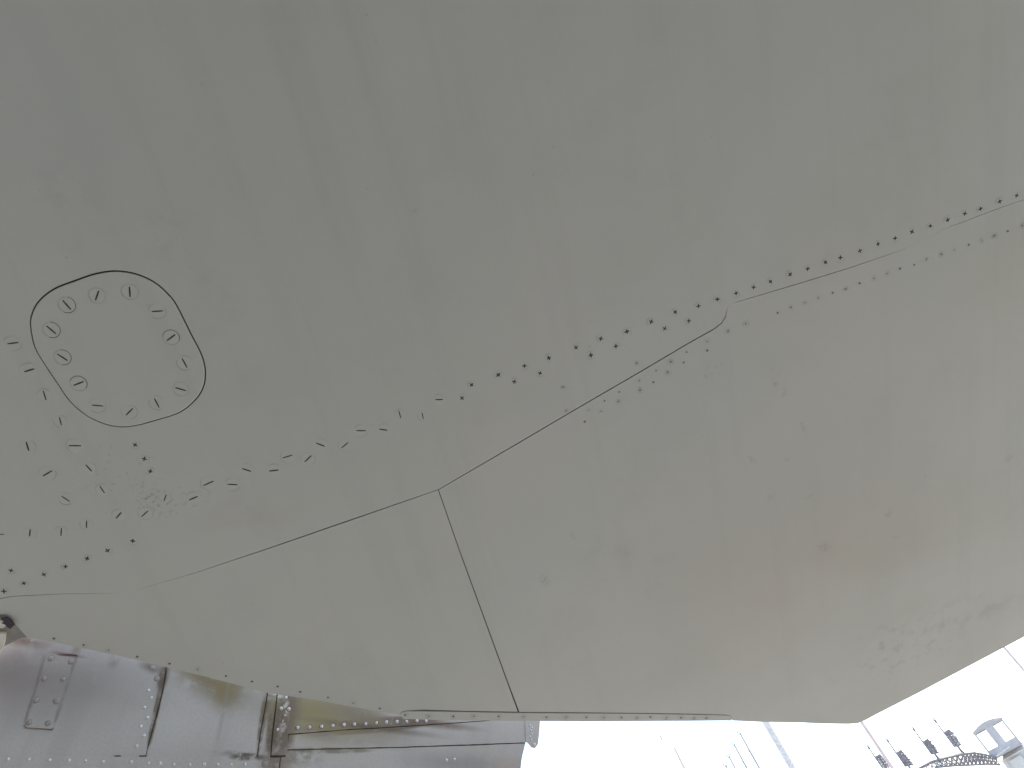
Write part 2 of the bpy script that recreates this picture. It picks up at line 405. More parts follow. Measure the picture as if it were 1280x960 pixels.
# hatch cover
hl2 = [(x - .0004, y + .0003) for x, y in grow(hl, -.0008)]
bmh = plate([grow(hl2, -.0013)], -.0004, -.0004)
bmesh.ops.delete(bmh, geom=[f for f in bmh.faces if abs(f.normal.z) < .5 and f.calc_area() < 1e-9], context='FACES')
_o = hl2; _i = grow(hl2, -.0013)
for _l0, _z0, _l1, _z1 in ((_i, -.0004, _o, .0003), (_o, .0003, _o, .003)):
    va = [bmh.verts.new((p[0], p[1], _z0)) for p in _l0]; vb = [bmh.verts.new((p[0], p[1], _z1)) for p in _l1]
    for i in range(len(va)): bmh.faces.new((va[i], va[(i + 1) % len(va)], vb[(i + 1) % len(va)], vb[i]))
hatch = under('access_hatch', tomesh(bmh, 'hatch'), M_WING)
tag(hatch, 'rounded access hatch held by thirteen slotted screws')

# inboard flap skin and outboard skin below the joint
iB = [i for i, p in enumerate(LTOP) if p == (548, 612.5)][0]
lb_l = PW(off(LB, WB, 1)); lb_r = PW(off(LB, WB, -1))
if lb_l[2][0] > lb_r[2][0]: lb_l, lb_r = lb_r, lb_l
st_up = PW(off(STRIP_TOP, STRIP_W, -1)); st_dn = PW(off(STRIP_TOP, STRIP_W, 1))
if st_up[4][1] > st_dn[4][1]: st_up, st_dn = st_dn, st_up
inner = top_dn[:iB] + [lb_l[0]] + lb_l[1:4] + [W(647.2, 889.7)[:]] + list(reversed(st_up[:5])) + list(reversed(PW(EDGE[:-1]))) + [(XL, lead.y), (XL, W(-60, 775).y + .0005)]
pi_ = under('wing_skin_panel', tomesh(plate([inner], 0, .003), 'inner_skin'), M_WING)
tag(pi_, 'inner skin panel between the bent joint and the fairing')
outr = [lb_r[0]] + top_dn[iB + 1:] + [(RB[0], RB[1] + .0003), (FAR_R.x, FAR_R.y)] + list(reversed(PW([(915.4, 900.8)] + EDGE_R[7:]))) + list(reversed(st_up[6:])) + [W(649.2, 889.9)[:]] + list(reversed(lb_r[1:4]))
po = under('wing_skin_panel', tomesh(plate([outr], 0, .003), 'outer_skin'), M_WING)
tag(po, 'outer skin panel running to the wing corner')
strip = st_dn + list(reversed(PW(EDGE_R[:7] + [(914.6, 900.8)])))
ps = under('edge_strip', tomesh(plate([strip], -.0004, .003), 'edge_strip'), M_WING)

# core: dark joint filler behind the skins and the painted upper surface
core = PW([(18.5, 780), (26.5, 789), (35, 797.3)] + EDGE[9:-1] + EDGE_R) + [(FAR_R.x, FAR_R.y), (XR, YB), (XL, YB), (XL, lead.y)] + PW([(-50, 783), (-30, 767), (8, 767), (13, 770)])
bmc = bmesh.new()
lo = grow(core, -.0015); mid = grow(core, -.004)
def ringv(l, z): return [bmc.verts.new((p[0], p[1], z)) for p in l]
r0, r1, r2 = ringv(lo, .0022), ringv(grow(core, -.0008), .0035), ringv(grow(core, -.006), .022)
for a, b in ((r0, r1), (r1, r2)):
    for i in range(len(a)): bmc.faces.new((a[i], a[(i + 1) % len(a)], b[(i + 1) % len(a)], b[i]))
for r in (r0, r2):
    es = [bmc.edges.get((r[i], r[(i + 1) % len(r)])) for i in range(len(r))]
    res = bmesh.ops.triangle_fill(bmc, use_beauty=True, edges=es)
    if r is r0:
        for g in res['geom']:
            if isinstance(g, bmesh.types.BMFace): g.material_index = 1
mc = tomesh(bmc, 'wing_core'); mc.materials.append(M_WING); mc.materials.append(M_GAP)
under('upper_skin', mc, [M_WING, M_GAP])

# thick wing body rising behind the edges
bmb = bmesh.new()
bo_px = [(60, 790), (330, 845), (520, 874), (900, 880), (1070, 880), (1090, 870), (1275, 772)]
qa = PW(bo_px) + [(FAR_R.x - .06, FAR_R.y - .05), (XR - .06, YB + .05), (XL + .05, YB + .05), (XL + .05, lead.y - .06)]
q0 = [bmb.verts.new((p[0], p[1], .0218)) for p in qa]
q1 = [bmb.verts.new((p[0], p[1] - (.5 if i < 8 or i == 10 else -.05), .16)) for i, p in enumerate(qa)]
for i in range(len(q0)): bmb.faces.new((q0[i], q0[(i + 1) % len(q0)], q1[(i + 1) % len(q0)], q1[i]))
bmesh.ops.triangle_fill(bmb, use_beauty=True, edges=[bmb.edges.get((q1[i], q1[(i + 1) % len(q1)])) for i in range(len(q1))])
under('wing_body', tomesh(bmb, 'wing_body'), M_WING)

# fuselage added unseen behind the viewer to shade the wing, with landing gear
def apart(nm, f, mat, parent=AC, smooth=False):
    bm = bmesh.new(); f(bm); o = bpy.data.objects.new(nm, tomesh(bm, nm, smooth)); COL.objects.link(o); o.data.materials.append(mat); o.parent = parent
    if parent is AC: o.matrix_local = Matrix.Translation(-AC.location)
    return o
def rings(bm, prof):
    prev = None
    for x, y, z, r in prof:
        cur = [bm.verts.new((x, y + r * cos(2 * pi * i / 40), z + r * 1.05 * sin(2 * pi * i / 40))) for i in range(40)]
        if prev:
            for i in range(40): bm.faces.new((prev[i], prev[(i + 1) % 40], cur[(i + 1) % 40], cur[i]))
        prev = cur
    bm.faces.new(prev)
FZ = 3.15
apart('added_fuselage', lambda bm: rings(bm, [(-11, -4.3, FZ + .3, .02), (-10, -4.3, FZ + .25, .6), (-8, -4.3, FZ + .1, 1.15), (-5, -4.3, FZ, 1.4), (5, -4.3, FZ, 1.4), (8, -4.3, FZ + .1, 1.1), (11, -4.3, FZ + .2, .5)]), M_WING, smooth=True)
def strut(bm):
    for a, b, r in (((-1.6, -3.9, 2.2), (-1.6, -3.7, .42), .075),):
        d = Vector(b) - Vector(a); bmesh.ops.create_cone(bm, cap_ends=True, segments=16, radius1=r, radius2=r, depth=d.length, matrix=Matrix.Translation((Vector(a) + Vector(b)) / 2) @ d.to_track_quat('Z', 'Y').to_matrix().to_4x4())
lg = apart('landing_gear', strut, M_FAIR)
bmw = bmesh.new(); bmesh.ops.create_cone(bmw, cap_ends=True, segments=32, radius1=.42, radius2=.42, depth=.26, matrix=Matrix.Translation((-1.6, -3.55, .42)) @ Matrix.Rotation(pi / 2, 4, 'X'))
wl = bpy.data.objects.new('wheel', tomesh(bmw, 'wheel')); COL.objects.link(wl); wl.data.materials.append(M_GRIME); wl.parent = lg

# ------------------------------------------------------------------ fasteners
def disc(bm, r0, r1, z0, z1, n=24, mi=0, a0=0, a1=2 * pi):
    """ring between r0 and r1"""
    full = a1 - a0 > 2 * pi - .01; k = n if full else n + 1
    A = [bm.verts.new((r0 * cos(a0 + (a1 - a0) * i / n), r0 * sin(a0 + (a1 - a0) * i / n), z0)) for i in range(k)] if r0 > 0 else [bm.verts.new((0, 0, z0))]
    B = [bm.verts.new((r1 * cos(a0 + (a1 - a0) * i / n), r1 * sin(a0 + (a1 - a0) * i / n), z1)) for i in range(k)]
    for i in range(n):
        j = (i + 1) % k
        f = bm.faces.new((B[i], B[j], A[j], A[i]) if r0 > 0 else (B[i], B[j], A[0])); f.material_index = mi
def slot(bm, L, w, z, mi):
    """slightly ragged, tapered slot floor"""
    n = 5; top = []; bot = []
    for i in range(n + 1):
        x = -L / 2 + L * i / n; h = w / 2 * (1 - .45 * abs(i / n - .5) * 2 * random.uniform(.5, 1))
        top.append(bm.verts.new((x, h, z))); bot.append(bm.verts.new((x, -h, z)))
    for i in range(n):
        f = bm.faces.new((top[i], top[i + 1], bot[i + 1], bot[i])); f.material_index = mi
def screw_mesh(name, r, L, w, arcs, ring_mat, cross=False, ringw=.0006, faint=()):
    bm = bmesh.new()
    # domed-rim head standing a hair proud of the skin
    disc(bm, 0, r * .80, -.00024, -.00024, 24, 0); disc(bm, r * .80, r * .97, -.00024, -.00004, 24, 0)
    for a0, a1 in arcs: disc(bm, r * .985, r * .985 + ringw, -.00030, -.00030, 18, 2, a0, a1)
    for a0, a1 in faint: disc(bm, r * .985, r * .985 + ringw * .8, -.00030, -.00030, 18, 3, a0, a1)
    slot(bm, L, w, -.00036, 1)
    if cross:
        vs0 = set(bm.verts); slot(bm, L * .9, w, -.00040, 1)
        nv = [v for v in bm.verts if v not in vs0]
        bmesh.ops.rotate(bm, verts=nv, cent=(0, 0, 0), matrix=Matrix.Rotation(pi / 2, 3, 'Z'))
    for f in bm.faces:
        f.normal_update()
        if f.normal.z > 0: f.normal_flip()
    me = tomesh(bm, name)
    for m in (M_WING, M_GRIME, ring_mat, M_FAINT): me.materials.append(m)
    return me
def put(name, me, pos, ang, parent, z=0.0, sc=1.0):
    o = bpy.data.objects.new(name, me); COL.objects.link(o); o.parent = parent
    o.location = (pos[0], pos[1], z); o.rotation_euler = (0, 0, ang); o.scale = (sc, sc, 1)
    return o

# hatch screws: ring centre and slot ends (enlarged pixels)
HS = [((338, 245), (308, 220), (347, 264), 1), ((488, 198), (490, 172), (474, 220), 1), ((650, 180), (647, 152), (650, 200), 1), ((787, 277), (757, 274), (818, 270), 0),
      ((857, 407), (833, 423), (875, 392), 1), ((925, 535), (908, 512), (932, 555), 0), ((905, 665), (878, 658), (928, 672), 1), ((785, 735), (772, 710), (794, 753), 0),
      ((648, 778), (630, 795), (663, 762), 0), ((490, 747), (457, 744), (512, 749), 0), ((395, 637), (366, 645), (414, 627), 1), ((315, 507), (286, 488), (333, 518), 1), ((262, 370), (225, 347), (270, 385), 1)]
def q4(p): return W(p[0] / 4, 320 + p[1] / 4)
mpx = (W(149, 435) - W(150, 435)).length
hr = 10.4 * mpx
H_FULL = screw_mesh('hatch_screw_clean', hr, 14.5 * mpx, 2.3 * mpx, [(-2.4, 1.1)], M_RING, ringw=.0009, faint=[(1.1, 3.7)])
H_ARC = screw_mesh('hatch_screw_painted', hr, 14.5 * mpx, 2.1 * mpx, [(-.3, 2.4), (3.2, 4.4)], M_FAINT, ringw=.0007)
H_DK = screw_mesh('hatch_screw_dirty', hr, 14 * mpx, 2.3 * mpx, [(0, 2 * pi)], M_FAINT, ringw=.0007)
bmx = bmesh.new(); disc(bmx, hr * .97, hr * .97 + .0011, -.00036, -.00036, 16, 0, -1.1, 1.5)
arc_me = tomesh(bmx, 'dirt_arc'); arc_me.materials.append(M_RING)
for i, (c, a, b, full) in enumerate(HS):
    pa, pb, pc = q4(a), q4(b), q4(c); an = atan2(pb.y - pa.y, pb.x - pa.x)
    mm = (pa + pb) / 2; pos = pc.lerp(mm, .30)
    s = put('slotted_screw', H_FULL if full and i not in (1, 2, 6) else (H_DK if full else H_ARC), pos, an, hatch, -.0003)

# wing field slotted screws (ends in pixels)
def z(sx, sy, ox, oy, k): return (ox + sx / k, oy + sy / k)
FS = []
for a, b in (((37, 439), (93, 432)), ((121, 579), (173, 563)), ((217, 675), (231, 720)), ((297, 805), (308, 846))): FS.append((z(*a, 0, 320, 4), z(*b, 0, 320, 4)))
for a, b in (((131, 48), (145, 95)), ((345, 68), (405, 68)), ((215, 220), (260, 193)), ((428, 162), (460, 197)), ((500, 270), (523, 305)), ((308, 320), (350, 347)),
             ((152, 485), (148, 522)), ((308, 480), (305, 518)), ((433, 443), (433, 480)), ((580, 432), (608, 400)), ((708, 423), (740, 394)), ((832, 312), (820, 345)),
             ((945, 340), (990, 321)), ((1018, 267), (1067, 245)), ((1137, 260), (1188, 264)), ((1210, 182), (1257, 197)), ((-25, 511), (20, 511)), ((-70, 545), (-40, 580))): FS.append((z(*a, 0, 540, 4), z(*b, 0, 540, 4)))
for a, b in (((705, 515), (755, 509)), ((775, 449), (821, 435)), ((883, 470), (917, 437))): FS.append((z(*a, 160, 460, 4), z(*b, 160, 460, 4)))
for a, b in (((168, 545), (222, 566)), ((322, 575), (361, 542)), ((410, 471), (467, 472)), ((547, 462), (598, 469)), ((665, 353), (677, 396)), ((804, 364), (812, 402)), ((882, 286), (930, 284))): FS.append((z(*a, 360, 440, 4.8), z(*b, 360, 440, 4.8)))
fL = .0130
F1 = screw_mesh('field_screw', .0096, fL, .0020, [(.2, 1.9), (3.6, 4.5)], M_FAINT, ringw=.0005)
F2 = screw_mesh('field_screw', .0096, fL * .97, .0023, [(4.0, 5.6)], M_FAINT, ringw=.0005)
F3 = screw_mesh('field_screw', .0096, fL * 1.03, .0019, [(2.0, 4.2)], M_FAINT, ringw=.0005)
for i, (a, b) in enumerate(FS):
    pa, pb = W(*a), W(*b); an = atan2(pb.y - pa.y, pb.x - pa.x); L = (pb - pa).length
    put('slotted_screw', (F1, F2, F3)[i % 3], (pa + pb) / 2, an, ms, 0, max(.8, min(1.35, L / fL)))
# cross recessed screws
CS = [(589.5, 481), (577.5, 497.6), (622.8, 468.5), (655.6, 457.3), (642.9, 477), (686, 447.5), (675, 466.4), (720, 434.4), (738.5, 444), (751, 423.3), (769.8, 432.7), (783.5, 414.4),
      (814, 402), (830.8, 410.6), (844, 390), (861, 401), (873, 382.5), (896.7, 374), (920, 366.5), (942, 359), (963, 352), (987.5, 343), (1009.5, 336), (1031.7, 327.8), (1050.3, 322),
      (1074.8, 313.5), (1097.4, 305), (1118.8, 297.8), (1139.8, 289.7), (1162.8, 282.5), (1184.6, 274.8), (1206, 267), (1225.5, 261), (1249.6, 251.8), (1270.6, 244.4), (1293, 236.5),
      (169, 556), (180.5, 573.5), (188, 589), (166, 676), (134.5, 688), (109, 698), (82, 708), (55, 718), (30, 729), (14, 713), (5, 739)]
X1 = screw_mesh('cross_screw', .0062, .0070, .0022, [(.2, 2.2)], M_FAINT, True, .0005)
X2 = screw_mesh('cross_screw', .0062, .0074, .0020, [(3.5, 5.0)], M_FAINT, True, .0005)
X3 = screw_mesh('cross_screw', .0062, .0068, .0024, [(0, 1.0), (2.5, 4)], M_FAINT, True, .0005)
for i, p in enumerate(CS):
    if p[0] > 1290: continue
    q = W(*p); s = 1.0 + max(0, q.y - .9) * .12
    put('cross_screw', (X1, X2, X3)[i % 3], q, random.uniform(0, pi), ms, 0, s * random.uniform(.92, 1.1))
# small flush rivets
def rivet_mesh(name, r, rd, mat, ring=True):
    bm = bmesh.new(); disc(bm, 0, rd, -.0004, -.0004, 8, 0)
    if ring: disc(bm, r * .85, r * .85 + .0004, -.0003, -.0003, 14, 1, random.uniform(0, 6), random.uniform(8, 11))
    for f in bm.faces:
        f.normal_update()
        if f.normal.z > 0: f.normal_flip()
    me = tomesh(bm, name); me.materials.append(mat); me.materials.append(M_FAINT); return me
RS = [(1006, 378), (1023, 372), (1040.7, 366), (1057, 361.5), (1074.4, 354), (1092, 348), (1108.5, 342), (1125, 335.6), (1142.6, 331), (1158, 324), (1176.8, 317.7), (1192.5, 312.4), (1210.7, 306),
      (1227.5, 300), (1243, 294.5), (1259.5, 289), (1277.4, 282), (988.8, 384), (971.9, 391), (932, 404.8), (910, 413.8), (884, 427), (884, 438), (858.3, 440), (854.6, 453), (838.3, 452),
      (834.6, 465.4), (820, 463.3), (816.7, 477.7), (799, 475.8), (800, 487.7), (774, 490), (772.5, 502), (755.6, 501), (751.4, 514.3), (735.7, 513), (730.8, 527)]
R1 = [rivet_mesh('flush_rivet', .004, .0014, M_DOT), rivet_mesh('flush_rivet', .0042, .0011, M_DOT), rivet_mesh('flush_rivet', .004, .0017, M_DOT, False)]
for i, p in enumerate(RS): put('flush_rivet', R1[random.randrange(3)], W(*p), random.uniform(0, 6), po, 0, 1.0 + random.uniform(-.2, .25))
for p in ((796, 454), (703.4, 483.9), (707.6, 513)): put('flush_rivet', R1[0], W(*p), random.uniform(0, 6), ms, 0)
ER = [(67.5, 798), (104.5, 806), (136, 812.5), (171.5, 820.7), (212, 829.4), (247, 837), (282.5, 844.8), (315, 851.7), (347, 858), (375.4, 864.6), (410, 871.5), (441.4, 878.8), (474.7, 885.4)]
R2 = [rivet_mesh('flush_rivet', .005, .0020, M_DOTD, False), rivet_mesh('flush_rivet', .005, .0017, M_DOTD), rivet_mesh('flush_rivet', .005, .0014, M_DOT)]
for i, p in enumerate(ER): put('flush_rivet', R2[random.randrange(3)], W(*p), random.uniform(0, 6), pi_, 0)
SR = [(506.4, 893.5), (536, 895), (566.6, 895.2), (592.4, 895), (623, 895), (655, 895.7), (683, 896), (708, 896.2), (733, 896.4), (755, 896.5), (777, 896.6), (797, 896.5), (812.7, 896), (833, 896.6), (851, 896.8), (868, 897), (882.6, 897.6)]
for i, p in enumerate(SR): put('flush_rivet', R2[1 + i % 2], W(*p), random.uniform(0, 6), ps, -.0004, 1.15)

# ------------------------------------------------------------------ fairing
FBM = bmesh.new()
def PF(l): return [tuple(Fp(*p)) for p in l]
def jag(px, step=7.0, amp=.30):
    out = []
    for i, a in enumerate(px):
        b = px[(i + 1) % len(px)]; L = hypot(b[0] - a[0], b[1] - a[1]); n = max(1, min(24, int(L / step))) if L < 180 else 1
        for k in range(n):
            t = k / n; out.append((a[0] + (b[0] - a[0]) * t + random.uniform(-amp, amp), a[1] + (b[1] - a[1]) * t + random.uniform(-amp, amp) * .6))
    return out
def fplate(name, px, z0, mats=M_FAIR, thick=.002, label=None):
    bm = plate([PF(jag(px) if name == 'skin_plate' else px)], z0, z0 - thick, sign=1)
    o = bpy.data.objects.new(name, tomesh(bm, name)); COL.objects.link(o); o.data.materials.append(mats)
    o.parent = FR
    if label: o['label'] = label
    return o
# carrier: dark backing with the body behind it
right_edge = [(664, 880), (668, 899), (660, 935), (655, 965), (640, 1040)]
bmf = bmesh.new()
car = PF([(-260, 770), (18, 786), (200, 824), (500, 884), (657, 890), (657.5, 928), (653, 945), (646, 1000), (634, 1070), (300, 1090), (-260, 1110)])
a_ = [bmf.verts.new((p[0], p[1], -.0022)) for p in car]; b_ = [bmf.verts.new((p[0], p[1], -.06)) for p in grow(car, -.01)]
f = bmf.faces.new(a_); f.material_index = 0; bmf.faces.new(list(reversed(b_)))
for i in range(len(a_)): bmf.faces.new((a_[i], a_[(i + 1) % len(a_)], b_[(i + 1) % len(a_)], b_[i])).material_index = 1
mf = tomesh(bmf, 'fairing'); M_JOINT = plain('brown_joint_dirt', (0.095, 0.075, 0.060), .8, 0, .3, 60)
mf.materials.append(M_JOINT); mf.materials.append(M_FAIR)
FR = under('riveted_fairing', mf, [M_JOINT, M_FAIR], base=FM)
tag(FR, 'weathered silver riveted fairing below the wing edge')
fplate('skin_plate', [(-260, 772), (18, 788), (207.2, 824), (206.6, 838), (203, 862), (196.5, 888), (190.5, 910), (185, 930), (181.3, 946.5), (100, 946.5), (-260, 946)], 0)
fplate('skin_plate', [(208.2, 824), (208.4, 838), (204.6, 862), (198, 888), (192, 910), (186.4, 930), (182.2, 947), (250, 948), (320.6, 948.3), (325, 915), (330, 890), (333, 869), (334, 850)], -.0004)
fplate('skin_plate', [(335, 850), (334.6, 869), (331.4, 890), (326.5, 915), (322, 948.3), (337.5, 948.3), (340, 915), (344, 885), (347, 860)], -.0002)
fplate('skin_plate', [(348, 860), (345.6, 885), (341.6, 915), (339, 944), (359, 944), (360, 917.5), (430, 911.8), (500, 907.8), (560, 903.8), (620, 899.5), (625, 893), (500, 880)], .0006, label='yellow green mossy plate with a row of rivets')
fplate('skin_plate', [(361, 918.8), (430, 913), (500, 909), (560, 905), (622, 900.3), (640, 890), (656, 890), (657.5, 928), (600, 930), (500, 933.5), (430, 935), (358.5, 936.8)], -.0002)
fplate('skin_plate', [(358.5, 938.2), (430, 936.5), (500, 935), (600, 931.6), (656.6, 929.4), (653, 945), (646, 1000), (634, 1070), (346, 1075), (347.6, 985), (351, 947), (357, 946)], -.0008)
fplate('skin_plate', [(-260, 944), (100, 945.4), (250, 946.6), (322, 946.8), (350, 947), (346, 985), (-260, 992)], .0009, label='lapped lower plate with a long rivet row')
fplate('skin_plate', [(-260, 990), (345, 984), (337, 1072), (-260, 1105)], -.0004)
fplate('doubler_plate', [(56, 819.3), (75, 818.2), (95.6, 819.2), (88, 843), (80, 868), (66.5, 909.6), (64, 911), (33, 909), (30.2, 905.5), (45, 862)], .0011)
# dirt line under the doubler
fplate('dirt_seam', [(30.5, 905.5), (33.5, 909), (64, 911.3), (67.5, 909.5), (66, 912.8), (50, 911.6), (32, 910.4), (29.6, 907)], .0014, M_RIVR, .0003)
fplate('dirt_seam', [(70, 818.6), (85, 817.6), (96.5, 818.6), (96.5, 820.4), (80, 819.6)], .0015, plain('rust_streak', (0.09, 0.045, 0.04), .8), .0003)
for x in (147, 178): fplate('dirt_seam', [(x - 4, 944.3), (x + 4, 944), (x + 4, 945.6), (x - 4, 945.8)], .0011, M_GAP, .0003)

def dome_mesh(name, r, h, m0, m1, ring=True):
    bm = bmesh.new(); n = 12
    prev = None
    for k, (rr, hh) in enumerate(((1, 0), (.92, .45), (.70, .78), (.38, .95))):
        ringv_ = [bm.verts.new((r * rr * cos(2 * pi * i / n), r * rr * sin(2 * pi * i / n), h * hh)) for i in range(n)]
        if prev:
            for i in range(n): bm.faces.new((prev[i], prev[(i + 1) % n], ringv_[(i + 1) % n], ringv_[i]))
        prev = ringv_
    t = bm.verts.new((0, 0, h))
    for i in range(n): bm.faces.new((prev[i], prev[(i + 1) % n], t))
    if ring:
        k = len(bm.faces); disc(bm, r, r * 1.28, .0002, .0001, n, 1)
    for f in bm.faces:
        f.normal_update()
        if f.normal.z < 0: f.normal_flip()
    me = tomesh(bm, name, True); me.materials.append(m0); me.materials.append(m1); return me
fp = (Fp(400, 905) - Fp(401, 905)).length; fp2 = (Fp(180, 950) - Fp(181, 950)).length
D_BR = dome_mesh('dome_rivet', 2.25 * fp, 1.6 * fp, M_RIV, M_RIVR)
D_PL = dome_mesh('dome_rivet', 2.3 * fp2, 1.5 * fp2, M_RIV, M_FAIR, False)
D_WD = dome_mesh('dome_rivet', 3.4 * fp2, 1.3 * fp2, M_FAIR, M_RIVS)
def fr(l, me, z=0): 
    for p in l: put('dome_rivet', me, Fp(*p), random.uniform(0, 6), FR, z, random.uniform(.9, 1.1))
fr([(372, 909.5), (387, 909), (402, 908), (416, 907), (430, 906), (443, 905.2), (457, 904.8), (470.5, 903.6), (483, 902.6), (496, 902), (508, 901.8), (521, 900.9), (532.5, 901.2)], D_BR, .0006)
fr([(351.5, 885.5), (361, 886.2), (347, 912), (357.5, 872)], D_BR, .0006)
fr([(331, 954.5), (345, 957)], D_WD, .0009)
fr([(185.5, 863), (189, 872), (180.5, 884.5), (184.5, 897), (176, 908), (180, 919.5), (171, 932.5)], D_PL, 0)
fr([(191, 834.5), (196, 848)], D_WD, 0)
fr([(10, 949), (36, 949), (62, 950), (86, 950.5), (107, 951), (129, 952), (164, 952.5), (185.5, 954), (200, 954), (217.5, 955.5), (237, 956), (255, 955.5), (272, 955.5), (289, 956), (306, 955)], D_PL, .0009)
fr([(64, 823), (89, 827), (55, 848), (79, 849), (71, 876), (45, 875), (36, 903), (60, 904)], D_WD, .0011)
fr([(558, 950), (568, 949)], D_PL, -.0008)

# end bracket at the fairing's right end
bk = fplate('end_bracket', [(656.2, 890), (674.5, 890), (674.6, 905), (673.4, 920), (672, 930.5), (668.5, 935.2), (664.5, 934.6), (661, 930), (657.2, 927), (656.4, 905)], .0012, M_FAIR, .004)
fr([(662.5, 906.5), (664.6, 909.5), (663, 913), (664.4, 917), (662.3, 921), (663.8, 924.5)], dome_mesh('dome_rivet', 1.5 * fp, 1.0 * fp, M_RIV, M_FAIR, False), .0012)
fr([(667.5, 930.5)], dome_mesh('dome_rivet', 2.4 * fp, 1.4 * fp, M_RIV, M_FAIR, False), .0012)

# hinge fitting in the notch at the left
hf = under('hinge_fitting', tomesh(plate([PW([(-30, 799), (-30, 790), (9, 779), (14, 774), (19, 780), (26, 788), (34.5, 797.5), (12, 800)])], .0016, .004), 'hinge_fitting'), M_TAUPE)
bmn = bmesh.new()
bmesh.ops.create_cone(bmn, cap_ends=True, segments=28, radius1=8.2 * mpx, radius2=7.2 * mpx, depth=.006)
bmesh.ops.bevel(bmn, geom=[e for e in bmn.edges if abs(e.verts[0].co.z - e.verts[1].co.z) < 1e-6], offset=.0012, segments=2, affect='EDGES')
bo = put('hinge_pin', tomesh(bmn, 'hinge_pin', True), W(2, 778), 0, hf, -.0015); bo.data.materials.append(M_CREAM)
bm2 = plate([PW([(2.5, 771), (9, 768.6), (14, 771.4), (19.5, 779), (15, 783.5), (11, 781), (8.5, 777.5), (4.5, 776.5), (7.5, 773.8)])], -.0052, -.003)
shade_sheet = under('notch_shade', tomesh(bm2, 'notch_shade'), M_SHADE)  # dark sheet standing in for the shade inside the notch
ar = under('hinge_arm', tomesh(plate([PW([(-30, 790), (1, 790), (7.5, 790), (8, 797), (4.5, 808), (0, 815.5), (-8, 830), (-30, 842)])], -.004, .001), 'hinge_arm'), M_CREAM)

# ------------------------------------------------------------------ background things
def tube(bm, a, b, r0, r1=None, n=10, caps=True):
    a, b = Vector(a), Vector(b); d = b - a; r1 = r0 if r1 is None else r1
    q = d.to_track_quat('Z', 'Y').to_matrix().to_4x4()
    bmesh.ops.create_cone(bm, cap_ends=caps, segments=n, radius1=r0, radius2=r1, depth=d.length, matrix=Matrix.Translation((a + b) / 2) @ q)
def box(bm, c, s, rz=0):
    bmesh.ops.create_cube(bm, size=1, matrix=Matrix.Translation(c) @ Matrix.Rotation(rz, 4, 'Z') @ Matrix.Diagonal((*s, 1)))
M_POLE = plain('light_grey_pole_paint', (0.62, 0.575, 0.535), .4)
M_PINK = plain('faded_red_white_paint', (0.62, 0.48, 0.44), .6, 0, .1, 3)
M_ANT = plain('antenna_grey', (0.40, 0.36, 0.33), .5)
M_RAD = plain('radar_grey_paint', (0.23, 0.205, 0.22), .6, 0, .2, 4)
M_DRUM = plain('pale_grey_shelter_paint', (0.50, 0.48, 0.46), .6, 0, .12, 1.5)
M_TYRE = plain('tyre_rubber', (0.03, 0.03, 0.03), .8)

def ground_thing(name, label, cat, loc, group=None):
    o = bpy.data.objects.new(name, None); COL.objects.link(o); o.location = loc; return tag(o, label, cat, group)
def pole(name, top, height, r0, r1, mat, label, cat, group=None, cap=True):
    t = ground_thing(name, label, cat, (top.x, top.y, 0), group)
    bm = bmesh.new(); tube(bm, (0, 0, 0), (0, 0, height), r0, r1, 14)
    o = bpy.data.objects.new('shaft', tomesh(bm, 'shaft', False)); COL.objects.link(o); o.data.materials.append(mat); o.parent = t
    bm = bmesh.new(); tube(bm, (0, 0, 0), (0, 0, .05), r0 * 2.4, r0 * 2.2, 14)
    o = bpy.data.objects.new('base_plate', tomesh(bm, 'base_plate')); COL.objects.link(o); o.data.materials.append(mat); o.parent = t
    if cap:
        bm = bmesh.new(); bmesh.ops.create_uvsphere(bm, u_segments=12, v_segments=8, radius=r1 * 1.5, matrix=Matrix.Translation((0, 0, height + r1)))
        o = bpy.data.objects.new('finial', tomesh(bm, 'finial', True)); COL.objects.link(o); o.data.materials.append(mat); o.parent = t
    return t
p = far(966, 918, 14); pole('flagpole', p, 7.5, .060, .055, M_POLE, 'pale grey flagpole, the thickest pole beyond the wing edge', 'flagpole')
p = far(1096, 931, 20); pole('striped_pole', p, 8.5, .040, .034, M_PINK, 'thin faded red pole just under the sharp wing corner', 'pole', 'thin faded red poles')
p = far(1267, 823, 22); pole('striped_pole', p, 9.0, .034, .03, M_PINK, 'thin faded red pole at the far right under the wing edge', 'pole', 'thin faded red poles')
p = far(843, 935, 20); pole('striped_pole', p, p.z, .050, .026, M_PINK, 'short faded red pole whose tip shows left of the flagpole', 'pole', 'thin faded red poles', False)

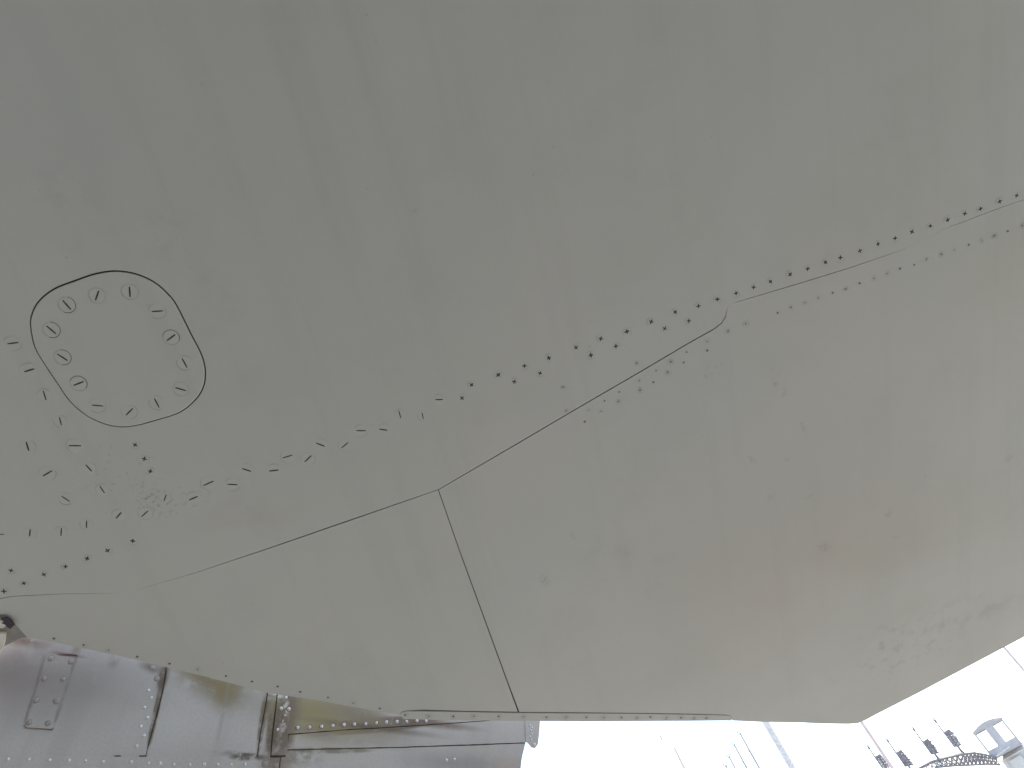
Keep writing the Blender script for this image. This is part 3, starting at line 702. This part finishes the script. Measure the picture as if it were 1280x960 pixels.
# forked lightning rods
rod0 = None
LBL = ['tallest forked mast, nearest the pale flagpole', 'second tallest forked mast, left of the tallest one', 'forked mast third from the flagpole, its top low in the sky', 'shortest forked mast, furthest from the flagpole']
def fork_mast(H):
    t = ground_thing('forked_mast', LBL[0], 'antenna mast', (0, 0, 0), 'forked masts in a row beyond the wing')
    def part(nm, f):
        bm = bmesh.new(); f(bm); o = bpy.data.objects.new(nm, tomesh(bm, nm)); COL.objects.link(o); o.data.materials.append(M_ANT); o.parent = t
    def s1(bm):
        tube(bm, (0, 0, -12), (0, 0, -1.0), .058, .050, 8); tube(bm, (0, 0, -1.0), (0, 0, -.10), .044, .040, 8)
    part('shaft', s1)
    def s2(bm):
        tube(bm, (0, 0, -1.05), (-.08, 0, -.82), .03, .012, 6); tube(bm, (0, 0, -1.15), (0, 0, -.9), .055, .04, 8)
    part('collar', s2)
    def s3(bm):
        for sx in (-1, 1):
            tube(bm, (0, 0, -.16), (.11 * sx, 0, .06), .028, .02, 6)
        tube(bm, (0, 0, -.16), (0, 0, .02), .03, .02, 6); tube(bm, (-.11, 0, .05), (.11, 0, .05), .022, .022, 6)
    part('fork', s3)
    return t
first = None
for i, (px, d) in enumerate((((924.4, 915.5), 40), ((917, 929.5), 41), ((910.6, 944.5), 42), ((906.3, 955.7), 43))):
    P = far(*px, d)
    if first is None: t = first = fork_mast(0)
    else:
        t = first.copy(); COL.objects.link(t)
        for ch in first.children: c = ch.copy(); COL.objects.link(c); c.parent = t
    t.location = (P.x, P.y, P.z); t['label'] = LBL[i]
P = far(824.3, 918, 46)
t = ground_thing('thin_mast', 'tiny grey mast tip alone in the sky left of the forked masts', 'mast', (P.x, P.y, 0))
bm = bmesh.new(); tube(bm, (0, 0, 0), (0, 0, P.z - .3), .008, .005, 6)
o = bpy.data.objects.new('shaft', tomesh(bm, 'shaft')); COL.objects.link(o); o.data.materials.append(M_POLE); o.parent = t
bm = bmesh.new(); tube(bm, (0, 0, P.z - .32), (0, 0, P.z), .045, .03, 8)
o = bpy.data.objects.new('finial', tomesh(bm, 'finial')); COL.objects.link(o); o.data.materials.append(M_ANT); o.parent = t

# radar vehicle
DR = 62
C0 = far(1262, 945, DR); hdg = atan2(C0.x, C0.y)          # direction seen from here
RV = ground_thing('radar_vehicle', 'far grey radar vehicle with lattice boom, upright antenna arrays and a windowed cab', 'radar', (C0.x, C0.y, 0))
ex = Vector((cos(hdg), -sin(hdg), 0)); ey = Vector((sin(hdg), cos(hdg), 0))       # right, away
def rv(px, py, back=0):
    q = far(px, py, DR); d = q - RV.location
    return Vector((d.dot(ex), 0, q.z)) + Vector((0, back, 0))
RV.rotation_euler = (0, 0, -hdg)
def rpart(nm, f, mat, parent=RV, smooth=False):
    bm = bmesh.new(); f(bm); o = bpy.data.objects.new(nm, tomesh(bm, nm, smooth)); COL.objects.link(o); o.data.materials.append(mat); o.parent = parent; return o
# boom truss
chord = [(1085, 1000), (1110, 982), (1140, 965), (1165, 952), (1182, 947.5), (1204, 942.6), (1218, 941), (1231, 943.3), (1246, 947)]
lower = [(1098, 1010), (1122, 990), (1150, 972), (1172, 959), (1190, 957.2), (1205, 956.6), (1220, 955.8), (1235, 955), (1250, 956)]
def truss(bm):
    n = 4
    T = []; B = []
    for i in range(len(chord) - 1):
        for k in range(3):
            t = k / 3
            T.append(rv(*(chord[i][j] * (1 - t) + chord[i + 1][j] * t for j in (0, 1)))); B.append(rv(*(lower[i][j] * (1 - t) + lower[i + 1][j] * t for j in (0, 1))))
    T.append(rv(*chord[-1])); B.append(rv(*lower[-1]))
    for dy in (-.45, .45):
        o_ = Vector((0, dy, 0))
        for i in range(len(T) - 1):
            tube(bm, T[i] + o_, T[i + 1] + o_, .06, n=6); tube(bm, B[i] + o_, B[i + 1] + o_, .055, n=6)
            tube(bm, T[i] + o_, B[i + 1] + o_, .036, n=5); tube(bm, B[i] + o_, T[i + 1] + o_, .034, n=5)
            tube(bm, T[i] + o_, B[i] + o_, .022, n=5)
    for i in range(0, len(T)):
        tube(bm, T[i] + Vector((0, -.45, 0)), T[i] + Vector((0, .45, 0)), .022, n=5); tube(bm, B[i] + Vector((0, -.45, 0)), B[i] + Vector((0, .45, 0)), .022, n=5)
rpart('lattice_boom', truss, M_RAD)
rpart('walkway_rail', lambda bm: tube(bm, rv(1176, 948, -.55), rv(1204, 941.5, -.55), .05, n=6), M_POLE)
rpart('walkway_rail', lambda bm: tube(bm, rv(1246, 945.5, -.55), rv(1262, 934, -.55), .05, n=6), M_POLE)
# antenna arrays
def array_parts(base, top, tip, parent):
    b, t_, w = rv(*base), rv(*top), rv(*tip)
    H = t_.z - b.z
    def f(bm):
        for sx in (-.20, .20): tube(bm, (b.x + sx, 0, b.z + .35 * H), (b.x + sx, 0, t_.z), .026, n=6)
        n = 15
        for i in range(n):
            z0 = b.z + H * (.36 + .64 * i / n); jag = random.uniform(-.05, .12)
            tube(bm, (b.x - .24, -.05, z0), (b.x + .27 + jag, .05, z0 - .12), .034, n=5)
            tube(bm, (b.x - .22, .15, z0 + .05), (b.x + .22, .15, z0 + .07), .022, n=5)
        tube(bm, (b.x, 0, b.z - .1), (b.x, 0, b.z + .45 * H), .09, .07, 8)
        tube(bm, (b.x + .14, 0, b.z - .1), (b.x - .1, 0, b.z + .4 * H), .035, n=6)
        box(bm, (b.x, .05, t_.z - .10), (.46, .12, .20))
    o = rpart('antenna_array', f, M_RAD, parent)
    def g(bm):
        tube(bm, (b.x - .2, 0, t_.z - .15), (b.x - .2, 0, w.z), .060, .042, 6); tube(bm, (b.x - .2, 0, w.z - .35), (b.x - .2, 0, w.z - .15), .085, .085, 6)
    rpart('whip_aerial', g, M_RAD, o)
for base, top, tip in (((1116, 975), (1097, 943), (1083.5, 929)), ((1141, 966), (1124, 938), (1107, 921)), ((1174, 950), (1160, 923), (1142, 906)), ((1204, 942), (1185, 912), (1167.5, 896))):
    array_parts(base, top, tip, RV)
# drum shelter
r_l, r_r = rv(1249, 948), rv(1318, 916)
cx = rv(1284, 936).x; rad = (cx - r_l.x) ; zt = rv(1271, 931).z
def drum(bm):
    tube(bm, (cx, rad, zt - 3.2), (cx, rad, zt - .35), rad, rad, 40)
    tube(bm, (cx, rad, zt - .35), (cx, rad, zt), rad, rad * .82, 40)
    box(bm, (cx, rad, zt - 3.5), (rad * 2.4, rad * 1.6, .5))
dr = rpart('round_shelter', drum, M_DRUM)
rpart('side_panel', lambda bm: (box(bm, (cx - rad * .55, rad * .12, zt - 1.05), (.9, .12, 1.0), -.4), box(bm, (cx + rad * .2, -.02, zt - 1.05), (1.1, .08, 1.0))), M_POLE, dr)
rpart('rim', lambda bm: tube(bm, (cx, rad, zt - .40), (cx, rad, zt - .33), rad * 1.02, rad * 1.02, 40), M_POLE, dr)
# cab: box frame with open glazed windows
cb = rv(1254, 944); ct = rv(1246, 912)
cw = 1.0; cxm = rv(1252, 930).x; zb = rv(1256, 938).z - .1; zt2 = zb + 1.72
def cab(bm):
    x0, x1 = cxm - cw, cxm + cw
    for x in (x0, x1):
        for y in (-.1, 1.3): box(bm, (x, y, (zb + zt2) / 2), (.10, .10, zt2 - zb))
    for y in (-.1, 1.3):
        box(bm, (cxm + .02, y, (zb + zt2) / 2), (.56, .08, zt2 - zb))
        box(bm, (cxm, y, zb + .22), (2 * cw, .09, .5))
        box(bm, (cxm, y, zt2 - .04), (2 * cw, .09, .16))
    box(bm, (cxm, .6, zb), (2 * cw, 1.5, .1))
    # crowned roof
    n = 8
    for i in range(n):
        xa = x0 - .08 + (x1 - x0 + .16) * i / n; xb = x0 - .08 + (x1 - x0 + .16) * (i + 1) / n
        za = zt2 + .24 * sin(pi * i / n); zc = zt2 + .24 * sin(pi * (i + 1) / n)
        v = [bm.verts.new(q) for q in ((xa, -.2, za), (xb, -.2, zc), (xb, 1.4, zc), (xa, 1.4, za), (xa, -.2, zt2 - .06), (xb, -.2, zt2 - .06), (xb, 1.4, zt2 - .06), (xa, 1.4, zt2 - .06))]
        for q in ((0, 1, 2, 3), (4, 5, 1, 0), (7, 6, 2, 3), (4, 5, 6, 7)): bm.faces.new([v[j] for j in q])
M_CAB = plain('cab_grey_paint', (0.46, 0.43, 0.43), .55, 0, .12, 2)
cabo = rpart('cab', cab, M_CAB)
MG = Mat('clear_glass', .05); MG.b.inputs['Transmission Weight'].default_value = 1.0; MG.b.inputs['IOR'].default_value = 1.02; MG.color((.95, .96, .97))
for sx in (-1, 1):
    for y in (-.1, 1.3):
        rpart('window_pane', lambda bm: box(bm, (cxm + sx * .58, y, (zb + zt2) / 2 + .15), (.70, .012, zt2 - zb - .6)), MG.m, cabo)
# chassis and wheels under it all
rpart('chassis', lambda bm: (box(bm, (cx - .6, rad, (zt - 3.6 + .55) / 2 + .2), (5.6, 2.2, .5)), box(bm, (cx - 5.4, 0, 1.3), (7.5, .5, .4)), box(bm, (cx, rad, (zt - 3.6 + 1.2) / 2), (3.0, 1.8, max(.3, zt - 3.6 - .4)))), M_RAD)
for x in (-3.0, -1.2, .8, 2.4):
    for y in (rad - 1.1, rad + 1.1): rpart('wheel', lambda bm: tube(bm, (cx + x, y - .15, .55), (cx + x, y + .15, .55), .55, n=20), M_TYRE)
rpart('support_leg', lambda bm: tube(bm, (rv(1110, 982).x, 0, 0), (rv(1110, 982).x, 0, rv(1110, 990).z), .12, n=8), M_RAD)
